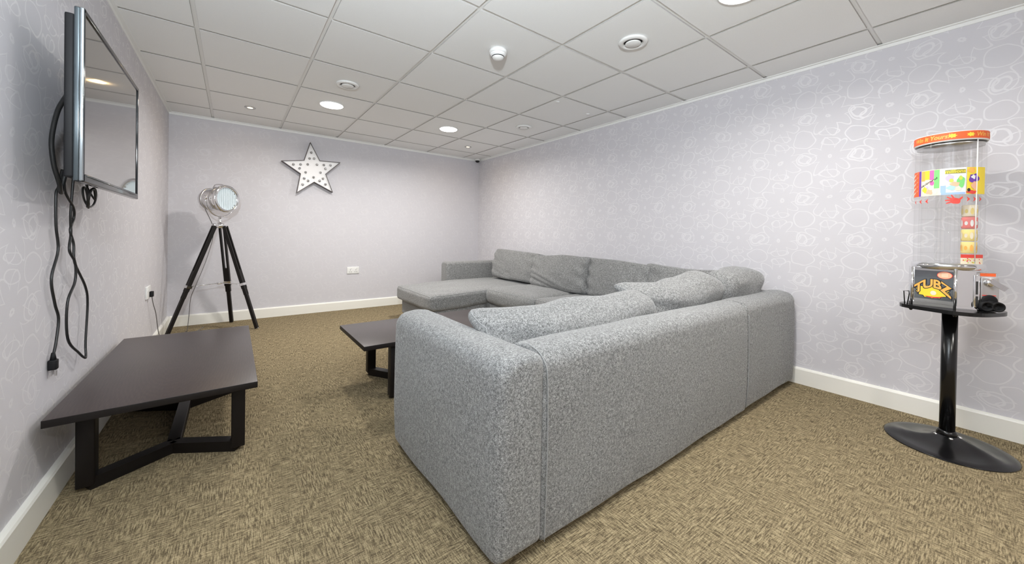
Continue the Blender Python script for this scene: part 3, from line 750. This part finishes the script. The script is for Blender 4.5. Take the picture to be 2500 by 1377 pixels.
# dished base with raised petal ribs
bm_ = MB(); prof = []
n = 96; rr = [0.0, .03, .045, .06, .09, .12, .15, .18, .200, .214, .216, .212]
vs = []; fs = []
for i, r_ in enumerate(rr):
    for k in range(n):
        a = 2*PI*k/n
        z = .052*math.exp(-(r_/.075)**2)+.010
        if .04 < r_ < .205: z += .010*math.sin(PI*(r_-.04)/.165)*max(0, math.cos(2.5*(a+r_*5)))**3*1.5
        if r_ > .205: z = .010-(r_-.205)*.6
        if i == len(rr)-1: z = .0
        vs.append(VC+Vector((r_*math.cos(a), r_*math.sin(a), max(z, 0))))
for i in range(len(rr)-1):
    for k in range(n): a, b = i*n+k, i*n+(k+1) % n; fs.append([a, b, b+n, a+n])
fs.append([(len(rr)-1)*n+k for k in range(n)])
base = vp('pedestal_base', bm_.add(vs, fs, 0, True), BLACKPC)
for a in (.4, 2.2, 3.5, 5.0):
    vp('bolt', MB().lathe([(.008, 0), (.008, .007), (.004, .011)], VC+Vector((.042*math.cos(a), .042*math.sin(a), .042)), 10), CHROME, base)
vp('collar', MB().lathe([(.036, .045), (.034, .066), (.0275, .074)], VC, 32), BLACKPC)
vp('post', MB().lathe([(.0265, .04), (.0265, .655)], VC, 32), BLACKPC)
# tray: rounded plate with a squarer front
tp = []
for k in range(72):
    a = 2*PI*k/72; e = 3.2; cx1, sx1 = math.cos(a), math.sin(a)
    r_ = .163/((abs(cx1)**e+abs(sx1)**e)**(1/e))*.93; q = Vector((r_*cx1, r_*sx1)); ro = math.radians(-24)
    tp.append((VC.x+q.x*math.cos(ro)-q.y*math.sin(ro), VC.y+q.x*math.sin(ro)+q.y*math.cos(ro)))
tray = vp('tray', MB().prism(tp, .655, .672, smooth=False), BLACKPC)
for ph, r_ in ((1.0, .145), (-.15, .15)): vp('tray_bolt', MB().lathe([(.006, .655), (.007, .650), (.004, .645)], VP(ph, r_, 0), 10), BLACKPC, tray)
VC = VC+Vector((0, .014, 0))      # the head sits a little off the post
# wire ticket holder on the tray's left
vp('wire_holder', MB().tube([VP(1.12, .146, .672), VP(1.12, .150, .735), VP(1.0, .138, .738), VP(.98, .138, .725), VP(1.02, .142, .672)], .0022, 6, smooth_path=False), BLACKPC, tray)
# chrome body: chamfered block turned to show one broad face
def rotpoly(poly, deg, c=VC):
    a = math.radians(deg); return [(c.x+x*math.cos(a)-y*math.sin(a), c.y+x*math.sin(a)+y*math.cos(a)) for x, y in poly]
bf = 9.0       # the broad sticker face looks this many degrees to the photo's right of square-on
hexp = [(-.098, -.062), (-.098, .086), (-.080, .104), (.074, .098), (.098, .074), (.098, -.074), (.074, -.105), (-.040, -.105)]
hexp = rotpoly(hexp, -14)
body = vp('dispenser_body', MB().prism(hexp, .672, .862), CHROME)
vp('body_plinth', MB().prism([((x-VC.x)*1.05+VC.x, (y-VC.y)*1.05+VC.y) for x, y in hexp], .672, .690), CHROME, body)
vp('body_crown', MB().lathe([(.110, .855), (.119, .860), (.121, .872), (.119, .884), (.112, .886)], VC, 56), CHROME, body)
# frame of the face plane (unit vectors) for decals
fa = math.radians(-14); fn_ = Vector((-math.cos(fa), -math.sin(fa), 0)); fu = Vector((-math.sin(fa), math.cos(fa), 0))*-1      # fu: photo-right along the face
fc0 = VC+fn_*.0985+Vector((0, 0, .770))+fu*-.010
def facept(u, v, d=0.0): return fc0+fu*u+Vector((0, 0, 1))*v+fn_*d
def face_poly(mb, pts, d): return mb.add([facept(u, v, d) for u, v in pts], [list(range(len(pts)))], 0, False)
for u in (-.074, .070): vp('corner_rail', MB().tube([facept(u, -.098, .001), facept(u, .090, .001)], .006, 10, smooth_path=False), CHROME, body)
vp('face_panel', MB().add([facept(u, v, .0012) for u, v in ((-.066, -.062), (.062, -.062), (.062, .076), (-.066, .076))], [[0, 1, 2, 3]], 0, False), DARKREFL, body)
# text helper
def text_mesh(s_, size, offset=0.0, shear=0.0, spacing=1.0):
    cu = bpy.data.curves.new('lettering', 'FONT'); cu.body = s_; cu.size = size; cu.align_x = 'CENTER'; cu.align_y = 'CENTER'; cu.offset = offset; cu.shear = shear; cu.space_character = spacing; cu.resolution_u = 3
    o = bpy.data.objects.new('lettering_tmp', cu); C.objects.link(o); bpy.context.view_layer.update()
    me = bpy.data.meshes.new_from_object(o); vs_ = [v.co.copy() for v in me.vertices]; fs_ = [list(p.vertices) for p in me.polygons]
    bpy.data.objects.remove(o); bpy.data.meshes.remove(me); bpy.data.curves.remove(cu)
    return vs_, fs_
# big sticker: yellow burst with the word TUBZ arched over it
burst = []
for k in range(28):
    a = 2*PI*k/28; r_ = 1.0 if k % 2 else .84
    burst.append((-.004+.058*r_*math.cos(a), -.020+.036*r_*math.sin(a)*(1 if math.sin(a) < 0 else .8)))
st_ = vp('logo_sticker', face_poly(MB(), [(u*1.08, (v+.02)*1.1-.02) for u, v in burst], .0022), INK)
vp('logo_burst', face_poly(MB(), burst, .0026), YEL, st_)
def arch(vs_, d, k=10.0, v0=.014):
    out = []
    for v in vs_:
        x = v.x; out.append(facept(x*.96-.004, v0+v.y*(1.0+5*abs(x))*1.0-k*x*x, d))
    return out
for off, m_, d in ((.0042, INK, .0030), (.0016, AMBER, .0035)):
    a, b = text_mesh('TUBZ', .052, off, 0, .95); vp('logo_lettering', MB().add(arch(a, d), b, 0, False), m_, st_)
vp('logo_underline', face_poly(MB(), [(-.030, -.046), (-.018, -.052), (.0, -.054), (.020, -.051), (.034, -.043), (.018, -.046), (.0, -.048), (-.018, -.047)], .0030), RED, st_)
face_c = [(.010*math.cos(2*PI*k/20), -.030+.0105*math.sin(2*PI*k/20)) for k in range(20)]
vp('logo_roundel', face_poly(MB(), face_c, .0032), CREAM, st_)
# orange oval sticker
ov = [(.036+.023*math.cos(2*PI*k/32), .058+.0155*math.sin(2*PI*k/32)) for k in range(32)]
os_ = vp('oval_sticker', face_poly(MB(), [(.036+(u-.036)*1.10, .058+(v-.058)*1.12) for u, v in ov], .0024), RED)
vp('oval_fill', face_poly(MB(), ov, .0028), PEACH, os_)
for v in (.065, .059, .053): vp('oval_text_line', face_poly(MB(), [(.026, v-.0012), (.047, v-.0012), (.047, v+.0012), (.026, v+.0012)], .0031), CREAM, os_)
# coin mechanism on the right-hand face
ca = math.radians(30); cn = Vector((-math.cos(ca), -math.sin(ca), 0)); cuv = Vector((math.sin(ca)*1, -math.cos(ca), 0))
cc = VC+cn*.066+cuv*.082+Vector((0, 0, .768))
def coin(u, v, d=0.0): return cc+cuv*u+Vector((0, 0, 1))*v+cn*d
def coinbox(mb, u0, u1, v0, v1, d0, d1, bev=.002):
    mt = Matrix((( cuv.x, 0, cn.x, cc.x), (cuv.y, 0, cn.y, cc.y), (0, 1, 0, cc.z), (0, 0, 0, 1)))
    return mb.box((u0, v0, d0), (u1, v1, d1), bev, mtx=mt)
mech = vp('coin_mechanism', coinbox(MB(), -.048, .040, -.095, .082, -.05, .028, .006), CHROME)
vp('mechanism_plate', coinbox(MB(), -.018, .040, -.090, .060, .028, .036, .003), SATIN, mech)
vp('left_channel', coinbox(MB(), -.044, -.022, -.092, .070, .028, .040, .004), CHROME, mech)
vp('channel_slot', coinbox(MB(), -.037, -.030, -.020, .040, .0395, .0408, 0), DARKST, mech)
vp('channel_slot', coinbox(MB(), -.037, -.029, -.075, -.028, .0395, .0408, 0), DARKST, mech)
os2 = vp('price_sticker', coinbox(MB(), -.018, .032, .064, .078, .0285, .0292, 0), ORANGE, mech)
vp('turn_knob', MB().lathe([(.016, 0), (.018, .006), (.015, .014), (.008, .016)], coin(.008, .036, .036), 24, mtx=rot_to(cn)), CHROME, mech)
mbk = MB(); barbox(mbk, coin(.002, .046, .055), coin(.046, .010, .062), .010, .005, (0, 0, 1)); vp('turn_handle', mbk, CHROME, mech)
for u in (-.006, .022): vp('red_mark', coinbox(MB(), u-.008, u+.008, -.024, -.020, .036, .0368, 0), RED, mech)
vp('chute_mouth', MB().lathe([(.001, 0), (.025, .0), (.027, .006), (.021, .009), (.001, .003)], coin(.008, -.046, .034), 24, mtx=rot_to(cn)), BLACKP, mech)
ct = MB()
for u, v in ((-.008, -.070), (.028, -.070)):
    ct.lathe([(.001, 0), (.020, 0), (.023, .012), (.022, .024), (.017, .026), (.013, .012), (.001, .008)], coin(u, v, .033), 24, mtx=rot_to(cn))
ct.lathe([(.001, 0), (.016, 0), (.016, .016), (.001, .018)], coin(.010, -.060, .033), 24, mtx=rot_to(cn))
vp('catch_cup', ct, BLACKP, mech)
# canister
can = vp('canister', MB().lathe([(.1130, .884), (.1130, 1.470)], VC, 72), ACR)
for f in range(2):
    del_ = None
def strip_caps(o):
    bm = bmesh.new(); bm.from_mesh(o.data)
    bmesh.ops.delete(bm, geom=[f for f in bm.faces if len(f.verts) > 8], context='FACES'); bm.to_mesh(o.data); bm.free()
strip_caps(can)
for k in range(6):
    a = math.radians(12+60*k); c_k = VC+Vector((.070*math.cos(a), .070*math.sin(a), 0))
    tb = vp('inner_tube', MB().lathe([(.0325, .886), (.0325, 1.462)], c_k, 28), ACR, can); strip_caps(tb)
    for z in ([] if k == 4 else [.93, .985, 1.04, 1.095, 1.15, 1.39]):
        q = vp('tube_shelf', MB().lathe([(.001, 0), (.0315, 0), (.0315, .0025), (.001, .0025)], c_k+Vector((0, 0, z)), 24), ACR, can)
vp('centre_post', MB().lathe([(.010, .886), (.010, 1.465)], VC, 20), ACR, can)
vp('vertical_joint', MB().tube([VP(-.86, .1145, .886), VP(-.86, .1145, 1.466)], .0022, 6, smooth_path=False), WPR, can)
lid = vp('lid', MB().lathe([(.001, 1.500), (.114, 1.500), (.118, 1.497), (.1185, 1.462), (.116, 1.456), (.1125, 1.456), (.111, 1.462), (.111, 1.468), (.001, 1.468)], VC, 72), WPR)
vp('lid_plate', MB().lathe([(.001, 1.440), (.108, 1.440), (.108, 1.456), (.001, 1.456)], VC, 48), SATIN, lid)
def cyl_poly(mb, pts, r_, cz=0, sub=10):
    """pts in (phi, z) - convex/any polygon drawn as strips of vertical slices when it is a rectangle"""
    return mb.add([VP(p, r_, z) for p, z in pts], [list(range(len(pts)))], 0, False)
def cyl_rect(mb, p0, p1, z0, z1, r_, sub=10):
    vs = []; fs = []
    for k in range(sub+1):
        p = p0+(p1-p0)*k/sub; vs += [VP(p, r_, z0), VP(p, r_, z1)]
    for k in range(sub): fs.append([2*k, 2*k+2, 2*k+3, 2*k+1])
    return mb.add(vs, fs, 0, True)
def cyl_text(s_, size, phi, zc, r_, m_, name, parent, off=0.0, shear=0.0, rot=0.0, sp_=1.0, stretch=1.0):
    a, b = text_mesh(s_, size, off, shear, sp_); vs = []
    for v in a:
        x, y = v.x*stretch, v.y; x, y = x*math.cos(rot)-y*math.sin(rot), x*math.sin(rot)+y*math.cos(rot)
        vs.append(VP(phi-x/r_, r_, zc+y))
    return vp(name, MB().add(vs, b, 0, False), m_, parent)
band = vp('top_band', cyl_rect(MB(), -PI, PI, 1.462, 1.496, .1192, 72), ORANGE, lid)
cyl_text('Win It Yours!', .027, .52, 1.479, .1199, AMBER, 'band_lettering', band, .0007, .2, 0, 1.0, .9)
cyl_text('Win It Yours!', .027, -1.33, 1.479, .1199, AMBER, 'band_lettering', band, .0007, .2, 0, 1.0, .9)
for ph in (-.12, -.60):
    fl = [(ph+.13*(1 if k % 2 else .6)*math.cos(2*PI*k/14), 1.479+.011*(1 if k % 2 else .65)*math.sin(2*PI*k/14)) for k in range(14)]
    vp('band_flower', cyl_poly(MB(), fl, .1201), YEL, band)
# wrap of four prints
Z0w, Z1w = 1.207, 1.330; RS = .1142
w1 = vp('print_panel', cyl_rect(MB(), 1.55, .92, Z0w, Z1w, RS), ORANGE, can)
for k_ in range(5): vp('print_block', cyl_poly(MB(), [(1.45, 1.216+.022*k_), (1.25, 1.221+.022*k_), (1.02, 1.233+.022*k_), (.98, 1.239+.022*k_), (1.2, 1.230+.022*k_), (1.44, 1.226+.022*k_)], RS+.0006), CREAM, w1)
w2 = vp('print_panel', cyl_rect(MB(), .92, .18, Z0w, Z1w, RS), CREAM, can)
def pr(p0, p1, z0, z1, m_, par, d=.0005): vp('print_block', cyl_rect(MB(), p0, p1, z0, z1, RS+d, 5), m_, par)
def blob(ph, z, rp_, rz, m_, par, d=.0008, n=16, wob=0.0, seed=1):
    q = [(ph+rp_*(1+wob*math.sin(3*2*PI*k/n+seed))*math.cos(2*PI*k/n), z+rz*(1+wob*math.cos(4*2*PI*k/n+seed))*math.sin(2*PI*k/n)) for k in range(n)]
    vp('print_block', cyl_poly(MB(), q, RS+d), m_, par)
pr(.915, .82, Z0w, Z1w, PURP, w2)
pr(.80, .66, 1.280, 1.328, AMBER, w2); pr(.66, .50, 1.285, 1.328, YEL, w2); pr(.50, .36, 1.282, 1.328, PINK, w2); pr(.36, .20, 1.240, 1.328, GREEN, w2)
blob(.42, 1.266, .07, .011, PINK, w2); blob(.66, 1.236, .09, .014, YEL, w2, wob=.2); blob(.50, 1.225, .11, .012, PEACH, w2, wob=.25, seed=2); blob(.33, 1.222, .07, .010, CREAM, w2); blob(.58, 1.246, .05, .008, LILAC, w2)
for k_ in range(13): blob(.78-.042*k_, 1.252+.0030*k_+.001*math.sin(k_*2.1), .013, .0045+.0012*math.sin(k_*1.7), INK, w2, .0014, 7, .3, k_)
w3 = vp('print_panel', cyl_rect(MB(), .18, -.52, Z0w, Z1w, RS), WPR, can)
pr(.15, -.50, 1.207, 1.217, BLUE, w3); pr(.17, .02, 1.217, 1.250, BLUE, w3)
blob(-.08, 1.283, .11, .018, LILAC, w3, wob=.15); blob(-.12, 1.272, .06, .009, LIME, w3, .0012); blob(-.22, 1.255, .13, .010, PEACH, w3, .0012, wob=.2); blob(-.38, 1.265, .11, .026, GREEN, w3, .0010, wob=.15); blob(-.37, 1.282, .05, .010, LIME, w3, .0014); blob(-.12, 1.238, .12, .010, CYAN, w3, .0013, wob=.2); blob(-.30, 1.232, .08, .009, CREAM, w3, .0015)
pr(.05, -.50, 1.304, 1.322, OLIVE, w3, .0012)
cyl_text('millions', .021, -.22, 1.313, RS+.0018, YEL, 'print_lettering', w3, .0005, .1, .03, 1.0, 1.0)
w4 = vp('print_panel', cyl_rect(MB(), -.54, -1.25, Z0w, Z1w, RS), YEL, can)
blob(-.68, 1.316, .12, .012, AMBER, w4, wob=.15); blob(-.76, 1.280, .17, .020, PURP, w4, .0012, wob=.2, seed=4); blob(-.74, 1.285, .07, .009, WPR, w4, .0015, wob=.3); blob(-.78, 1.245, .10, .018, PEACH, w4, .0012, wob=.2); blob(-.70, 1.216, .16, .008, RED, w4, .0013, wob=.2); blob(-.60, 1.226, .05, .008, INK, w4, .0014)
# red arrows and a red hand pointing at the panel
ar = can
def arrow(ph, z, dr):
    q = [(ph+dr*.062, z), (ph-dr*.048, z+.012), (ph-dr*.020, z), (ph-dr*.048, z-.012)]
    vp('red_arrow', cyl_poly(MB(), q, RS), RED, can)
for ph in (1.13, .83, .58): arrow(ph, 1.181, 1)
for ph in (-.60, -.80, -1.02): arrow(ph, 1.184, -1)
def cap2(mb, a, b, r0, r1, d):     # a rounded finger on the cylinder
    a, b = Vector(a), Vector(b); t_ = (b-a).normalized(); nn = Vector((-t_.y, t_.x)); P_ = []
    a0 = math.atan2(nn.y, nn.x)
    for k in range(7): an = a0+PI*k/6; P_.append(a+Vector((math.cos(an), math.sin(an)))*r0)
    for k in range(7): an = a0+PI+PI*k/6; P_.append(b+Vector((math.cos(an), math.sin(an)))*r1)
    return mb.add([VP(-(p.x*.80)/RS+HP, RS+d, HZ+p.y*1.15) for p in P_], [list(range(len(P_)))], 0, False)
HP, HZ = -.22, 1.178
hm = MB()
cap2(hm, (-.004, 0), (.012, -.002), .012, .011, .0); cap2(hm, (-.010, -.004), (-.030, -.010), .004, .0025, .0001); cap2(hm, (-.010, .002), (-.034, .002), .004, .0026, .0002)
cap2(hm, (-.008, .006), (-.028, .015), .004, .0026, .0003); cap2(hm, (-.002, .008), (-.012, .022), .0042, .0026, .0004); cap2(hm, (.014, .0), (.029, .013), .0055, .003, .0005)
vp('red_hand', hm, RED, can)
# the one filled tube: sweet tubs stacked, seen through the acrylic
k3 = math.radians(12+180-52); c3 = VC+Vector((-.070*math.cos(math.radians(72)), -.070*math.sin(math.radians(72)), 0))
sw = MB().lathe([(.001, 0), (.022, 0), (.025, .003), (.025, .051), (.022, .054), (.001, .054)], (0, 0, 0), 28)
for z, m_, nm, m2 in ((.934, PYEL, 'yellow tub', AMBER), (.992, PYEL, 'yellow tub', CREAM), (1.050, PRED, 'red tub', WPR), (1.106, CREAM, 'cream tub', PYEL)):
    o = MB(); o.v = [v+c3+Vector((0, 0, z)) for v in sw.v]; o.f = sw.f; o.mi = sw.mi; o.sm = sw.sm
    tb = o.build('sweet_tub', m_, c3+Vector((0, 0, z)))
    lbs = {.934: 'lowest yellow tub of sweets stacked inside the clear canister', .992: 'second yellow tub of sweets stacked inside the clear canister, just below the red one', 1.050: 'red tub of sweets stacked inside the clear canister', 1.106: 'pale cream tub of sweets topmost of the stack inside the clear canister'}
    tag(tb, lbs[z], 'sweets', 'sweet tubs inside the vending canister')
    mbw = MB()
    for kk in range(9):
        a0 = kk*.7; q = [Vector((0.0256*math.cos(a0+.18*math.cos(t_)*1.2), .0256*math.sin(a0+.18*math.cos(t_)*1.2), .025+.016*math.sin(t_)*(1 if kk % 2 else .6))) for t_ in [2*PI*i/10 for i in range(10)]]
        mbw.add([p+c3+Vector((0, 0, z)) for p in q], [list(range(10))], 0, False)
    mbw.build('wrapper_print', m2, c3+Vector((0, 0, z)), tb)
# printed card low on the canister
w5 = vp('price_card', cyl_rect(MB(), -.42, -1.25, .886, .930, RS), CREAM, can)
pr(-.42, -1.25, .914, .930, RED, w5)
for k in range(22): blob(-.46-random.random()*.74, .890+random.random()*.022, .02, .003, random.choice([YEL, AMBER, RED, LIME, WPR]), w5, .0009+.00003*k, 7)
